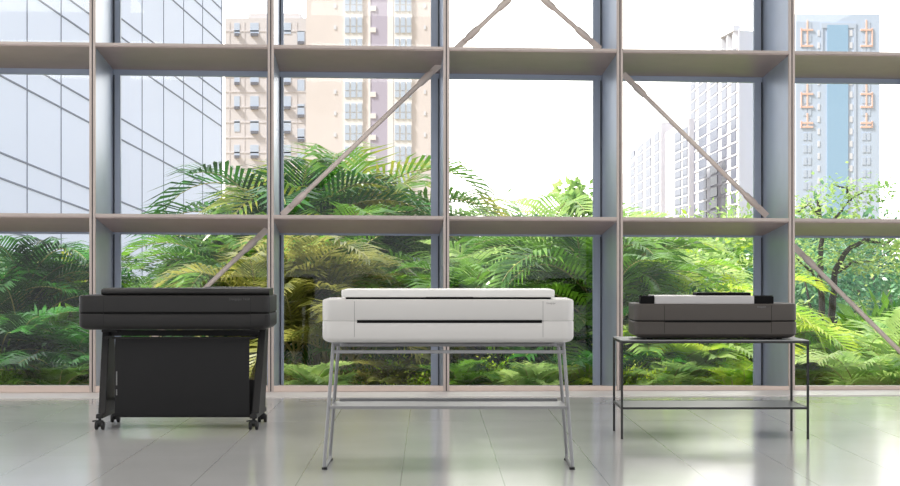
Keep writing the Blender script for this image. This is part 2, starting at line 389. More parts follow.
# ---- white printer on tubular stand
Yw = 9.02; sw = F/Yw
X = lambda px: (px-CX)/sw
Zw = lambda py: CZ-(py-HY)/sw
P2 = empty('large_format_printer', (X(448), 9.25, 0), 'pale grey printer with white top lid on a grey tube stand, in the middle', 'printer')
x0, x1 = X(321.6), X(574.4); y0, y1 = Yw, Yw+.52
zs, zt, zl = Zw(321.2), Zw(299.4), Zw(342.8)
m = MB(); m.rstack(x0, x1, y0, y1, .065, [(zs+.001,.003),(zs+.005,0),(zt-.012,0),(zt-.004,.003),(zt,.012)]); bd = m.build('upper_body', M['white'], P2, smooth=True)
m = MB(); m.rstack(x0, x1, y0, y1, .065, [(zl,.035),(zl+.006,.018),(zl+.018,.004),(zl+.028,0),(zs-.004,0),(zs-.000,.003)]); m.build('lower_body', M['white'], P2, smooth=True)
m = MB(); m.rstack(x0+.004, x1-.004, y0+.004, y1-.004, .06, [(zs-.004,0),(zs+.004,0)]); m.build('body_seam', M['mark'], P2)
m = MB(); m.box(X(357), X(542), y0-.0015, y0+.03, Zw(323), Zw(320)); m.build('paper_slot', M['black2'], P2)
for px in (354.4, 543): MB().box(X(px)-.001, X(px)+.001, y0-.0006, y0+.004, zl+.03, zt-.01).build('panel_seam', M['mark'], P2)
m = MB(); m.rstack(X(345), X(551.5), y0+.03, y1-.05, .02, [(zt-.003,0),(Zw(297.2)+.002,0)]); m.build('lid_base', M['black2'], P2)
m = MB(); m.rstack(X(341), X(555), y0+.02, y1-.04, .012, [(Zw(297.4),.006),(Zw(297.0),.001),(Zw(291.4),0),(Zw(290),.003),(Zw(289.7),.012)]); ld = m.build('lid', M['whitecover'], P2, smooth=True)
m = MB(); m.box(X(426), X(473), y0+.018, y0+.05, Zw(298.4), Zw(297.0)); m.build('lid_handle', M['black2'], ld)
text_on('lettering', 'DesignJet', .0125, (X(546.5), y0-.0004, Zw(304.0)), M['mark'], bd)
# stand
rt = .0095
m = MB(); xL, xR = -.625, .608
m.tube([(xL, 9.12, Zw(345.6)), (xR, 9.12, Zw(345.6))], .010, 12)
m.bar((xL-.0, 9.10, Zw(349.2)-.018+.0), (xR, 9.10, Zw(349.2)-.018), .012, .018)
m.tube([(xL, 9.40, Zw(346)), (xR, 9.40, Zw(346))], .010, 12)
for xx in (xL+.01, xR-.01):
    m.box(xx-.012, xx+.012, 9.08, 9.44, Zw(344.5), zl+.004)
st = m.build('stand', M['greytube'], P2, bevel=.002)
for s, xx, xf in ((-1, xL, -.665), (1, xR, .647)):
    m = MB()
    ztop = zl+.002
    m.tube([(xx,9.12,ztop),(xf,9.00,.040),(xf,8.998,.020),(xf,9.008,.0128),(xf,9.03,.0128),(xf,9.41,.0128),(xf,9.435,.0135),(xf,9.442,.022),(xf,9.44,.045),(xx-s*.013,9.37,ztop)], rt, 12)
    m.build('leg', M['greytube'], st, smooth=True)
    for k in range(2):
        m = MB(); cx = xx - s*(.045+.0*k); yy = 9.10 + k*.28
        m.tube([(cx,yy,zl+.003),(cx,yy,zl-.012)], .014, 12); m.tube([(cx,yy,zl-.012),(cx,yy,zl-.022)], .009, 12)
        m.bar((xx, yy, zl-.004), (cx-s*.03, yy, zl-.012), .03, .006)
        m.build('mounting_knob', M['greytube'], st, smooth=True)
    for yy in (8.995+.012, 9.43):
        m = MB(); m.tube([(xf,yy,0),(xf,yy,.012)], .015, 12); m.build('foot', M['rubber'], st, smooth=True)
m = MB(); zf = Zw(408.6)
m.box(-.635, .618, 9.045, 9.42, zf+.001, zf+.009); m.box(-.64, .622, 9.035, 9.048, zf-.004, zf+.011); m.box(-.612, .595, 9.412, 9.43, zf+.004, zf+.0235)
m.build('shelf', M['greyshelf'], st, bevel=.001)

# ---- black metal table with the taupe printer
Yt = 10.56; s3 = F/Yt
X = lambda px: (px-CX)/s3
Zt = lambda py: CZ-(py-HY)/s3
T = empty('console_table', (1.646, 10.81, 0), 'slim black metal table with a low shelf, under the taupe printer', 'table')
tx0, tx1, ty0, ty1 = 1.068, 2.223, 10.56, 11.07; r = .0068; ztp = Zt(341)
for (xx, yy) in ((tx0,ty0),(tx1,ty0),(tx0,ty1),(tx1,ty1)):
    m = MB(); m.box(xx-r, xx+r, yy-r, yy+r, 0, ztp-.001); m.build('leg', M['tablemetal'], T)
m = MB()
for a, c in (((tx0,ty0),(tx1,ty0)),((tx0,ty1),(tx1,ty1)),((tx0,ty0),(tx0,ty1)),((tx1,ty0),(tx1,ty1))):
    m.box(min(a[0],c[0])-r*.9, max(a[0],c[0])+r*.9, min(a[1],c[1])-r*.9, max(a[1],c[1])+r*.9, ztp-.014, ztp)
m.build('rail', M['tablemetal'], T)
m = MB(); m.box(tx0-r, tx1+r, ty0-r, ty1+r, ztp, ztp+.005); m.build('tabletop', M['tabletop'], T)
zh = Zt(408.8); m = MB(); m.box(tx0+r, tx1-r, ty0+r, ty1-r, zh+.003, zh+.009); sh = m.build('shelf', M['tableshelf'], T)
m = MB()
for a, c in (((tx0,ty0),(tx1,ty0)),((tx0,ty1),(tx1,ty1)),((tx0,ty0),(tx0,ty1)),((tx1,ty0),(tx1,ty1))):
    m.box(min(a[0],c[0])-r*.9, max(a[0],c[0])+r*.9, min(a[1],c[1])-r*.9, max(a[1],c[1])+r*.9, zh-.003, zh+.010)
m.build('shelf_rail', M['tablemetal'], sh)
zq = ztp+.005
Yg = 10.60; s3 = F/Yg
P3 = empty('large_format_printer', (X(716), Yg+.2, zq), 'small taupe printer with a silver top cover, standing on the black metal table', 'printer')
x0, x1 = X(634.8), X(797.4); y0, y1 = Yg, Yg+.42
zs, zt, zl = Zt(321.2), Zt(303.8), Zt(338.3)
m = MB(); m.rstack(x0, x1, y0, y1, .045, [(zs+.004,.004),(zs+.007,0),(zt-.006,0),(zt-.002,.002),(zt,.006)]); bd = m.build('upper_body', M['taupe'], P3, smooth=True)
m = MB(); m.rstack(x0, x1, y0, y1, .045, [(zl,.045),(zl+.004,.03),(zl+.016,.01),(zl+.026,0),(zs-.007,0),(zs-.003,.004)]); m.build('lower_body', M['taupe'], P3, smooth=True)
m = MB(); m.rstack(x0+.006, x1-.006, y0+.006, y1-.006, .04, [(zs-.004,0),(zs+.005,0)]); m.build('body_seam', M['black2'], P3)
m = MB(); m.box(X(665), X(771), y0-.001, y0+.02, Zt(322.4), Zt(320.4)); m.build('paper_slot', M['black2'], P3)
for px in (664.5, 771.5): MB().box(X(px)-.001, X(px)+.001, y0-.0006, y0+.004, zl+.03, zt-.01).build('panel_seam', M['black2'], P3)
m = MB(); m.rstack(X(655), X(755), y0+.02, y1-.04, .008, [(zt-.003,0),(Zt(296.6),0),(Zt(296.0),.004)]); m.build('top_cover', M['taupecover'], P3, smooth=True)
for a, c in ((641,655.2),(754.2,775)):
    m = MB(); xa, xb = X(a), X(c); m.rstack(xa+.003, xb-.003, y0+.022, y0+.16, .006, [(zt-.003,0),(Zt(296.6),0)])
    k = xa; 
    while k < xb-.004: m.tube([(k,y0+.05,Zt(299.6)),(k+.0055,y0+.05,Zt(299.6))], .026, 20); k += .009
    m.build('roll_holder', M['black2'], P3, smooth=True)
m = MB(); m.rstack(X(697)+.02, X(752)+.02, y0+.15, y0+.33, .006, [(Zt(296.2),0),(Zt(293.6),0),(Zt(293.1),.003)]); m.build('ink_cover', M['black2'], P3, smooth=True)
text_on('lettering', 'DesignJet', .015, (X(757), y0-.0004, Zt(307.6)), M['mark'], bd)
for (xx, yy) in ((x0+.10,y0+.07),(x1-.10,y0+.07),(x0+.10,y1-.07),(x1-.10,y1-.07)):
    m = MB(); m.tube([(xx,yy,zq),(xx,yy,zl+.004)], [.018,.02], 14); m.build('foot', M['rubber'], P3, smooth=True)

# ------------------------------------------------------------------ outside ground
b = MB(); b.box(-150, 150, 15.55, 600, -1.1, -.9); g = b.build('garden_ground', M['ground']); g['kind'] = 'structure'; g['label'] = 'bare planted soil outside the windows'

# ------------------------------------------------------------------ buildings
def facet_axes(a, c):
    a = Vector((a[0],a[1],0)); c = Vector((c[0],c[1],0)); d = (c-a).normalized(); n = Vector((d.y,-d.x,0)); return a, c, d, n
def prism(mb, pts, z0, z1, mi=0):
    n = len(pts); zt = z1 if isinstance(z1,(list,tuple)) else [z1]*n
    mb.add([(p[0],p[1],z0) for p in pts]+[(p[0],p[1],zt[i]) for i,p in enumerate(pts)], [tuple(range(n))[::-1], tuple(n+k for k in range(n))]+[(k,(k+1)%n,n+(k+1)%n,n+k) for k in range(n)], mi); return mb
def on_facet(a, c, t0, t1, z0, z1, out=.12, mi=0, mb=None, back=.05):
    a, c, d, n = facet_axes(a, c); L = (c-a).length
    mb = mb or MB(); p0 = a+d*L*t0; p1 = a+d*L*t1
    mb.hexa([tuple(p0+n*out)[:2]+(z0,), tuple(p1+n*out)[:2]+(z0,), tuple(p1-n*back)[:2]+(z0,), tuple(p0-n*back)[:2]+(z0,),
             tuple(p0+n*out)[:2]+(z1,), tuple(p1+n*out)[:2]+(z1,), tuple(p1-n*back)[:2]+(z1,), tuple(p0-n*back)[:2]+(z1,)], mi)
    return mb
# 1. glass office block at left: long facade running away from the hall
Da, Db_ = 40.0, 61.6
A = Vector((PX(0,Da), Da, 0)); B = Vector((PX(222.5,Db_), Db_, 0)); dv = (B-A)
A2 = A - dv*.35
def fcut(px):   # parameter on A->B hit by pixel column
    k = (px-CX)/F; return (k*A.y-A.x)/(dv.x-k*dv.y)
def fz(y0, y1, t): # level through rows y0 (column 0) and y1 (column 221)
    z0, z1 = PZ(y0,Da), PZ(y1,Db_); return z0+(z1-z0)*t
T1 = empty('office_building', ((A.x+B.x)/2, (A.y+B.y)/2, -.3), 'pale blue glass office block with dark panel joints, filling the left windows', 'building')
n = Vector((dv.y,-dv.x,0)).normalized()
if n.x < 0: n = -n
m = MB(); pts = [A2, B, B-n*9, A2-n*9]
prism(m, [(p.x,p.y) for p in pts][::-1] if True else pts, -.3, 22); m.build('glass_facade', M['glassfac'], T1)
m = MB()
tlist = [fcut(p) for p in (27,61,92,118,142,163.5,183.5,202.5,221.5)]
st_ = tlist[1]-tlist[0]; tlist += [tlist[0]-st_*k for k in (1,2,3)]
for t in tlist:
    p = A+dv*t-n*.06; w = .02*(1-.1*max(0,t)); m.obox((p.x+n.x*.03,p.y+n.y*.03,10.8), (dv, n, (0,0,1)), w, .042, 11.1)
m.build('vertical_joint', M['joint'], T1)
m = MB()
lv = [(49,177),(75.4,193),(152.5,243),(178,259.5),(229,291),(-51,111),(-27,127),(-72,94.5),(-152,44),(-178,25.5),(-202,10)]
for a, c in lv:
    t0, t1 = -.35, 1.0; p0 = A+dv*t0+n*.0; p1 = A+dv*t1+n*.0; p0.z = fz(a,c,t0); p1.z = fz(a,c,t1); m.bar(p0, p1, .03, .042)
m.build('sloping_joint', M['joint'], T1)
# 2. beige block with air conditioners
def tower(name, label, px0, px1, ytop, D, wallm, depth=14):
    t = empty(name, (PX((px0+px1)/2,D), D, -.3), label, 'building')
    a, c = (PX(px0,D), D), (PX(px1,D), D); m = MB(); prism(m, [a, c, (c[0],D+depth), (a[0],D+depth)], -.3, PZ(ytop,D)); m.build('wall', wallm, t)
    return t, a, c
D = 205.0
t2, a, c = tower('apartment_building', 'beige apartment block with rows of air conditioner boxes, between the glass block and pink tower', 225, 307, 18, D, M['beigewall'])
tt = lambda px: (px-225)/82.0
m = on_facet(a, c, tt(248), tt(300), PZ(18,D), PZ(13,D), out=-.5, back=5); m.build('roof_storey', M['beigewall'], t2)
m = MB()
for px in (229.5, 244.5, 266.5, 279.5, 297): on_facet(a, c, tt(px)-.003, tt(px)+.003, 0, PZ(22,D), out=.04, mb=m)
for k in range(13): on_facet(a, c, 0, 1, PZ(31+24.5*k*.62,D)-.08, PZ(31+24.5*k*.62,D)+.08, out=.05, mb=m)
m.build('facade_ledge', M['beigewall'], t2)
for ci, (px, w) in enumerate(((237,5.5),(254.5,8.5),(273,6),(286.5,9),(301,7))):
    for k in range(8):
        y = 34+24.4*k + (8 if ci in (4,) else 0)
        w_ = on_facet(a, c, tt(px-w/2), tt(px+w/2), PZ(y,D), PZ(y-11,D), out=.05).build('window', M['winblue'], t2)
        if (ci*3+k) % 5 != 4:
            m = on_facet(a, c, tt(px-w*.42), tt(px+w*.42), PZ(y+2.4,D), PZ(y-.6,D), out=.35); m.build('air_conditioner', M['acunit'], t2)
# 3. pink tower
D = 175.0
t3, a, c = tower('apartment_tower', 'tall pink tiled tower with two white window bays and a dark centre recess', 306, 437, -60, D, M['pinkwall'])
tt = lambda px: (px-306)/131.0
on_facet(a, c, tt(368.5), tt(370.5), 0, PZ(-60,D), out=.1).build('pilaster', M['pinktrim'], t3)
on_facet(a, c, tt(387.5), tt(393.5), 0, PZ(-60,D), out=.1).build('pilaster', M['pinktrim'], t3)
on_facet(a, c, tt(370.5), tt(387.5), 0, PZ(-60,D), out=.06).build('recess', M['mauve'], t3)
for px0, px1 in ((344,363),(394,412)):
    on_facet(a, c, tt(px0), tt(px1), 0, PZ(-60,D), out=.12).build('window_bay', M['pinktrim'], t3)
    for k in range(11):
        y = -4+21.5*k; m = MB()
        for q in range(3):
            w = (px1-px0)/3.0
            for hh in ((0,8.5),(9.5,15.5)):
                on_facet(a, c, tt(px0+w*q+.9), tt(px0+w*(q+1)-.9), PZ(y+hh[1],D), PZ(y+hh[0],D), out=.2, mb=m)
        m.build('window', M['winblue'], t3)
for k in range(11):
    y = 4+21.5*k
    on_facet(a, c, tt(370.6), tt(376), PZ(y+7,D), PZ(y+2,D), out=.15).build('balcony', M['pinktrim'], t3)
    on_facet(a, c, tt(334), tt(336.4), PZ(y+4,D), PZ(y,D), out=.05).build('small_window', M['wingrey'], t3)
    on_facet(a, c, tt(424), tt(426), PZ(y+4,D), PZ(y,D), out=.05).build('small_window', M['wingrey'], t3)
# 4. white towers on the right
def white_tower(name, label, pxl, Dl, pxc, Dc, pxr, ytop_l, ytop_c, cols, nrow, step, y00, wm):
    a = (PX(pxl,Dl), Dl); c = (PX(pxc,Dc), Dc); e = (PX(pxr,Dc+2), Dc+2)
    t = empty(name, (c[0], Dc, -.3), label, 'building')
    m = MB(); prism(m, [a, c, e, (e[0], Dl+12), (a[0], Dl+12)], -.3, [PZ(ytop_l,Dl), PZ(ytop_c,Dc), PZ(ytop_c,Dc), PZ(ytop_c,Dc), PZ(ytop_l,Dl)])
    m.build('wall', M['whitewall'], t)
    for t0, t1 in cols:
        for k in range(nrow):
            z1 = PZ(y00+step*k, Dc)
            if z1 < 1: continue
            on_facet(a, c, t0, t1, z1-1.7, z1, out=.12).build('window', wm, t)
    for k in range(nrow):
        z1 = PZ(y00+step*k, Dc)-2.0
        if z1 > 0: on_facet(a, c, cols[0][0]-.03, cols[-1][1]+.03, z1-.1, z1+.1, out=.15).build('balcony_ledge', M['whitewall'], t)
    return t
tw = white_tower('apartment_tower', 'tall white tower with balcony rows beside the steel column, right of centre', 688, 340, 739, 270, 762, 66, 30, [(.08,.18),(.26,.42),(.5,.64),(.72,.8),(.88,.96)], 18, 12.6, 40, M['towerwin'])
for (p0,p1,y0_,y1_) in ((722,737,40,30),):
    a0 = pt(p0,y0_-4,276); a1 = pt(p1,y1_-2,271); m = MB(); m.bar(a0, a1, 1.2, .9)
    for q in (.1,.5,.9): p = a0.lerp(a1,q); m.box(p.x-.4,p.x+.4,p.y-.4,p.y+.4,p.z-3.2,p.z)
    m.build('roof_pergola', M['wingrey'], tw)
white_tower('apartment_tower', 'hazy white tower with slanting balcony rows, left of the tallest white tower', 628, 420, 661, 340, 675, 172, 122, [(.1,.24),(.34,.5),(.6,.74),(.84,.96)], 13, 10.6, 130, M['towerwin'])
white_tower('apartment_tower', 'narrow pale tower squeezed between the two larger white towers', 674, 300, 689, 282, 694, 128, 118, [(.1,.5),(.62,.92)], 12, 9.5, 126, M['towerwin'])
# 5. blue tower at the far right
D = 260.0
t5, a, c = tower('apartment_tower', 'pale blue tower with orange window frames, at far right', 796, 879.5, 14, D, M['bluewall'])
tt = lambda px: (px-796)/83.5
on_facet(a, c, tt(827), tt(848), 0, PZ(25,D), out=.15).build('glass_shaft', M['bluestrip'], t5)
m = on_facet(a, c, tt(821), tt(856), PZ(28,D), PZ(23,D), out=.12); on_facet(a, c, tt(853.5), tt(856), 0, PZ(28,D), out=.1, mb=m); on_facet(a, c, tt(821), tt(823), PZ(60,D), PZ(28,D), out=.1, mb=m)
m.build('recess', M['winblue'], t5)
for px0 in (801.5, 860.5):
    for k in range(15):
        y = 22+12.3*k; m = MB()
        on_facet(a, c, tt(px0+1.6), tt(px0+5.2), PZ(y+7.5,D), PZ(y,D), out=.06, mb=m); on_facet(a, c, tt(px0+6.4), tt(px0+9.6), PZ(y+7.5,D), PZ(y,D), out=.06, mb=m)
        m.build('window', M['winblue'], t5)
    for (ya, yb) in ((20,47),(84,108),(113,128)):
        m = MB()
        on_facet(a, c, tt(px0+(-.8 if px0 < 830 else 11)), tt(px0+(.4 if px0 < 830 else 12.2)), PZ(yb,D), PZ(ya+8,D), out=.15, mb=m)
        for yy in (ya+9, yb-2): on_facet(a, c, tt(px0), tt(px0+11.5), PZ(yy+1.8,D), PZ(yy,D), out=.15, mb=m)
        on_facet(a, c, tt(px0+5), tt(px0+6.6), PZ(yb,D), PZ(ya,D), out=.12, mb=m)
        m.build('facade_frame', M['orange'], t5)
for k in range(14):
    y = 30+12.3*k
    on_facet(a, c, tt(817.5), tt(819.8), PZ(y+6,D), PZ(y,D), out=.06).build('small_window', M['wingrey'], t5)
    on_facet(a, c, tt(849), tt(852.5), PZ(y+6,D), PZ(y,D), out=.06).build('small_window', M['wingrey'], t5)

# ------------------------------------------------------------------ plants
def frond(mb, base, az, L, el, droop, rnd, leaf=.34, nl=24, wid=.019, mi=0, smi=1):
    p = Vector(base); h = Vector((math.cos(az), math.sin(az), 0)); side = Vector((-h.y, h.x, 0)); pts = [p.copy()]; dirs = []
    N = 14
    for k in range(N):
        t = k/(N-1); e = el - droop*t**1.4
        d = h*math.cos(e) + Vector((0,0,1))*math.sin(e); dirs.append(d); p = p + d*L/N; pts.append(p.copy())
    mb.tube(pts, [.012*(1-.75*i/N) for i in range(N+1)], 5, smi)
    for i in range(nl):
        t = .18+.82*i/(nl-1); f = t*N; k = min(int(f), N-1); q = pts[k].lerp(pts[min(k+1,N)], f-k); d = dirs[min(k,N-1)]
        up = side.cross(d).normalized(); 
        if up.z < 0: up = -up
        ll = leaf*(.35+1.1*math.sin(math.pi*(.12+.80*t))**.8)*(.85+.3*rnd.random())
        for s in (-1, 1):
            fw = .55+.5*t; v = (side*s*1.0 + d*fw + up*(.35+.15*rnd.random())).normalized()
            mid = q + v*ll*.5; v2 = (v + Vector((0,0,-1))*(.35+.35*rnd.random())).normalized(); tip = mid + v2*ll*.5
            wv = (d - v*d.dot(v)); wv = wv.normalized()*wid*(.8+.4*rnd.random()) if wv.length > 1e-4 else Vector((0,0,wid))
            mb.add([q-wv*.5, q+wv*.5, mid+wv, mid-wv, tip], [(0,1,2,3),(3,2,4)], mi)
def palm_proto(seed, stems, fl, crown=1.4, spread=.3, el=1.25, dr=1.6, leaf=.34, nf=8):
    """returns list of (name, mesh) in local coordinates, crown at `crown` m"""
    rnd = random.Random(seed); fo = MB(); out = []
    for s in range(stems):
        a = rnd.random()*6.28; r0 = spread*.4*rnd.random(); r1 = spread*(.4+rnd.random()); h = crown*(.55+.45*rnd.random() if s else 1.0)
        if s == 0: r1 = 0.02
        p0 = Vector((math.cos(a)*r0, math.sin(a)*r0, -.02)); p1 = Vector((math.cos(a)*r1, math.sin(a)*r1, h))
        sm = MB(); pts = []; rr = []
        for k in range(9):
            t = k/8; p = p0.lerp(p1, t); pts += [p, p+Vector((0,0,h/60))]; rr += [.026-.008*t, .031-.009*t]
        sm.tube(pts, rr, 8); out.append(('stem', sm.mesh('stem', M['stem'], True)))
        for f in range(nf):
            az = a + 6.28*f/nf + rnd.uniform(-.3,.3); e = el - (f % 3)*.2 + rnd.uniform(-.12,.12)
            frond(fo, p1, az, fl*(.75+.4*rnd.random()), e, dr*(.7+.5*rnd.random()), rnd, leaf)
    return out, fo.mesh('fronds', [M['leafmid'], M['stem']])
PR = {
 'a': palm_proto(1, 6, 1.45, 1.6, .5, nf=6),
 'b': palm_proto(2, 7, 1.3, 1.3, .6, el=1.2, dr=1.8, nf=6),
 'c': palm_proto(3, 5, 1.75, 1.7, .35, el=1.38, dr=1.9, leaf=.44, nf=6),
 'e': palm_proto(6, 3, .62, .8, .3, el=1.3, dr=1.1, leaf=.2, nf=6),
 'd': palm_proto(4, 6, 1.1, .7, .6, el=1.2, dr=1.3, leaf=.3, nf=7),
}
def setmat(o, m):
    for k, mm in enumerate(m):
        if k < len(o.material_slots): o.material_slots[k].link = 'OBJECT'; o.material_slots[k].material = mm
def palm(kind, px, D, sc, rz, leaf, label, zs=1, group=None, name='areca_palm'):
    stems, fo = PR[kind]; t = empty(name, (PX(px,D), D, -.9), label, 'palm', group)
    t.scale = (sc, sc, sc*zs); t.rotation_euler.z = rz
    o = bpy.data.objects.new('fronds', fo); C.objects.link(o); o.parent = t; setmat(o, [M[leaf], M['stem']])
    for nme, me in stems: s_ = bpy.data.objects.new(nme, me); C.objects.link(s_); s_.parent = t
def cloud(seed, n, rx, ry, rz, leaf=.09, cz=.8, trunks=5, clusters=14, slim=.45):
    rnd = random.Random(seed); fo = MB(); cl = []
    for k in range(clusters):
        while True:
            v = Vector((rnd.uniform(-1,1), rnd.uniform(-1,1), rnd.uniform(-1,1)))
            if .25 < v.length < 1: break
        cl.append(Vector((v.x*rx, v.y*ry, cz+v.z*rz)))
    for i in range(n):
        c = rnd.choice(cl); g = Vector((rnd.gauss(0,1), rnd.gauss(0,1), rnd.gauss(0,.8)))*rx*.23; p = c+g
        if p.z < .02: p.z = abs(p.z)
        d = (g.normalized() + Vector((rnd.uniform(-.6,.6), rnd.uniform(-.6,.6), rnd.uniform(-.7,.3)))).normalized(); s = d.cross(Vector((rnd.uniform(-1,1),rnd.uniform(-1,1),rnd.uniform(.2,1)))).normalized()
        l = leaf*rnd.uniform(.7,1.3); w = l*slim
        fo.add([p, p+d*l*.45+s*w*.5, p+d*l, p+d*l*.45-s*w*.5], [(0,1,2,3)])
    wd = MB()
    for k in range(trunks):
        c = cl[k % len(cl)]; b0 = Vector((rnd.uniform(-.08,.08), rnd.uniform(-.08,.08), 0)); mid = b0.lerp(c,.5)+Vector((rnd.uniform(-.1,.1)*rx,0,.1*rz))
        wd.tube([b0, mid, c], [.035*rx+.008, .024*rx+.005, .008*rx+.002], 6)
    return fo.mesh('foliage', M['leafmid']), wd.mesh('branches', M['bark'], True)
CL = {
 'bush': cloud(11, 3800, .9, .6, .75, .12, .85),
 'fine': cloud(12, 4200, .9, .7, .8, .075, .9, clusters=20),
 'broad': cloud(13, 1500, .7, .5, .6, .24, .75, slim=.5),
 'slim': cloud(15, 420, .28, .28, .22, .12, 2.75, trunks=6, clusters=7, slim=.6),
 'tree': cloud(14, 7000, 1.6, 1.4, 1.1, .12, 2.6, trunks=9, clusters=26),
}
def bush(kind, px, D, sc, rz, leaf, label, zs=1, name='shrub', cat='shrub', group=None, bark='bark', z=-.9):
    fo, wd = CL[kind]; t = empty(name, (PX(px,D), D, z), label, cat, group); t.scale = (sc,sc,sc*zs); t.rotation_euler.z = rz
    o = bpy.data.objects.new('foliage', fo); C.objects.link(o); o.parent = t; setmat(o, [M[leaf]])
    o = bpy.data.objects.new('branches', wd); C.objects.link(o); o.parent = t; setmat(o, [M[bark]])

# left windows
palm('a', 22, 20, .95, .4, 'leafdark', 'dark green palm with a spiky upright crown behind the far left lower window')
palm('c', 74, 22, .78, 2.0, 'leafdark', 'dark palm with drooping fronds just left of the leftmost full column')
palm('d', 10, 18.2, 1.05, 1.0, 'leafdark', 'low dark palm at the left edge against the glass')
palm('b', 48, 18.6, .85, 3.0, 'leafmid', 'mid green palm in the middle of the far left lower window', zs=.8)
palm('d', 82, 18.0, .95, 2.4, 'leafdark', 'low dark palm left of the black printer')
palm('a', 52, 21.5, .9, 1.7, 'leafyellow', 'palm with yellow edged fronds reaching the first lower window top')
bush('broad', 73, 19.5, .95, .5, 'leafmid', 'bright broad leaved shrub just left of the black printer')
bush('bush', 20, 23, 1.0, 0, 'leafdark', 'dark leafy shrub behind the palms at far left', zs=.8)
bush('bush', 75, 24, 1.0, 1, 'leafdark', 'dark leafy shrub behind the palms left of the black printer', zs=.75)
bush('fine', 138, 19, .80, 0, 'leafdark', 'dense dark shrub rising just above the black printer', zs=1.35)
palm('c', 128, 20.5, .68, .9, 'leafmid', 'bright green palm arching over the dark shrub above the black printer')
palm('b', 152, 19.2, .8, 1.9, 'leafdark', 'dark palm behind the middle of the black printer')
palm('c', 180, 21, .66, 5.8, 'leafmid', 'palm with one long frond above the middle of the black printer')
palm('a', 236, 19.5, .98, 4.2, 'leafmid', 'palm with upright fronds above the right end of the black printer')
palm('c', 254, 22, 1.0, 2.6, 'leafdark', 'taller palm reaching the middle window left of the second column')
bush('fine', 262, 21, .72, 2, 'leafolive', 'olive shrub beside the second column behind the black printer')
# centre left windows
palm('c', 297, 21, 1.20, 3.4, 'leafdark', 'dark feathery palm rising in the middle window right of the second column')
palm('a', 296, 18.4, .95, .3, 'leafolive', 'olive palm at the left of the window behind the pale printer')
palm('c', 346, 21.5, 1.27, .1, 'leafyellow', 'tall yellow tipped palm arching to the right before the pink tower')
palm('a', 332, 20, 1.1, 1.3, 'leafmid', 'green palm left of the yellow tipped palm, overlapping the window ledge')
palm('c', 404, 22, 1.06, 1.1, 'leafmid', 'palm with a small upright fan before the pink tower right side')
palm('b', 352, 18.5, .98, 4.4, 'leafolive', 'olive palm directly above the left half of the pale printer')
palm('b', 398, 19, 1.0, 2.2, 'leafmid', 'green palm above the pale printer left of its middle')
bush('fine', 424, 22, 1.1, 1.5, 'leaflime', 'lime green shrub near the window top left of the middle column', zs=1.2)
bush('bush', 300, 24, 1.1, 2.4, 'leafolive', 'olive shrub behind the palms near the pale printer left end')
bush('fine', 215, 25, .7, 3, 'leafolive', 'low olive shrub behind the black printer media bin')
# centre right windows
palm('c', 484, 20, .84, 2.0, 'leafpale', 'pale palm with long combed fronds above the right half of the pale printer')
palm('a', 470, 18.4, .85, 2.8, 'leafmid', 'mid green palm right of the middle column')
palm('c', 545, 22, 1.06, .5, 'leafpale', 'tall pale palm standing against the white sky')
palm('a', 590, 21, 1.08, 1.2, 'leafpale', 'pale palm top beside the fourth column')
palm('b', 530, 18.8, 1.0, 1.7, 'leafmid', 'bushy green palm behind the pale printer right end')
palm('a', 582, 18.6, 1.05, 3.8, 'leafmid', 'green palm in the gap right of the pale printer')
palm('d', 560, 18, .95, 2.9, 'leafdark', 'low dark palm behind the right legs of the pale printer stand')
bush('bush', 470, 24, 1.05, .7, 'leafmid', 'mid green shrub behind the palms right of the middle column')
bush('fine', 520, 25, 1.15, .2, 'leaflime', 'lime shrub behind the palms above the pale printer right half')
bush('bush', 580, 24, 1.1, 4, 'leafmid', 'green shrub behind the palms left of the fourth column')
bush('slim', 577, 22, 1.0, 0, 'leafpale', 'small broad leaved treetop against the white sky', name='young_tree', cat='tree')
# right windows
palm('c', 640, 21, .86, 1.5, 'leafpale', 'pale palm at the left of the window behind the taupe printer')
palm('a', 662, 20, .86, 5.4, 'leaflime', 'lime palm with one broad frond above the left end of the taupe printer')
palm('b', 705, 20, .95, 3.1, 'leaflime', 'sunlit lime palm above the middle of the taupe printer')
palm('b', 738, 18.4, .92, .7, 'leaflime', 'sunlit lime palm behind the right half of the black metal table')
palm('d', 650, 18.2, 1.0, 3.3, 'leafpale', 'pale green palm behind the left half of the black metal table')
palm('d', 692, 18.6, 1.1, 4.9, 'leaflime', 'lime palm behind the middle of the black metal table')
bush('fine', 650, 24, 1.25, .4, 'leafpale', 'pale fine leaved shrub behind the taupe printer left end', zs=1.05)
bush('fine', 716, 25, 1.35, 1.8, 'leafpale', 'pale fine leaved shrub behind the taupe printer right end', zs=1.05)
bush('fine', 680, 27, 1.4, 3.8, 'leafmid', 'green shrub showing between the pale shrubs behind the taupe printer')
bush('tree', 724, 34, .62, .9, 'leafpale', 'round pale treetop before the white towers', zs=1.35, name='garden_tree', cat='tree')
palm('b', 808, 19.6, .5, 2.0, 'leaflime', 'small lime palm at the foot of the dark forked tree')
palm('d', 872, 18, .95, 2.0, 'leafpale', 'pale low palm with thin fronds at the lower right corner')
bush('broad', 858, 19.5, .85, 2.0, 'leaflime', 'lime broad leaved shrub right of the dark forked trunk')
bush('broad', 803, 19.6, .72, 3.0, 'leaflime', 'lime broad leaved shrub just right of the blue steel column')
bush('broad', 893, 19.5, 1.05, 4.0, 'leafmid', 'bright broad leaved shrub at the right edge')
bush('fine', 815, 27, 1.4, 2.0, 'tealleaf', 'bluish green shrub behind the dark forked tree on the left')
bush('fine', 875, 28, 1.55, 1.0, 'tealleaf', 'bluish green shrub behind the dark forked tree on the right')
LG = 'low undergrowth shrubs lining the outside of the glass'  # added low plants; bright leaf colours stand in for light missing down there
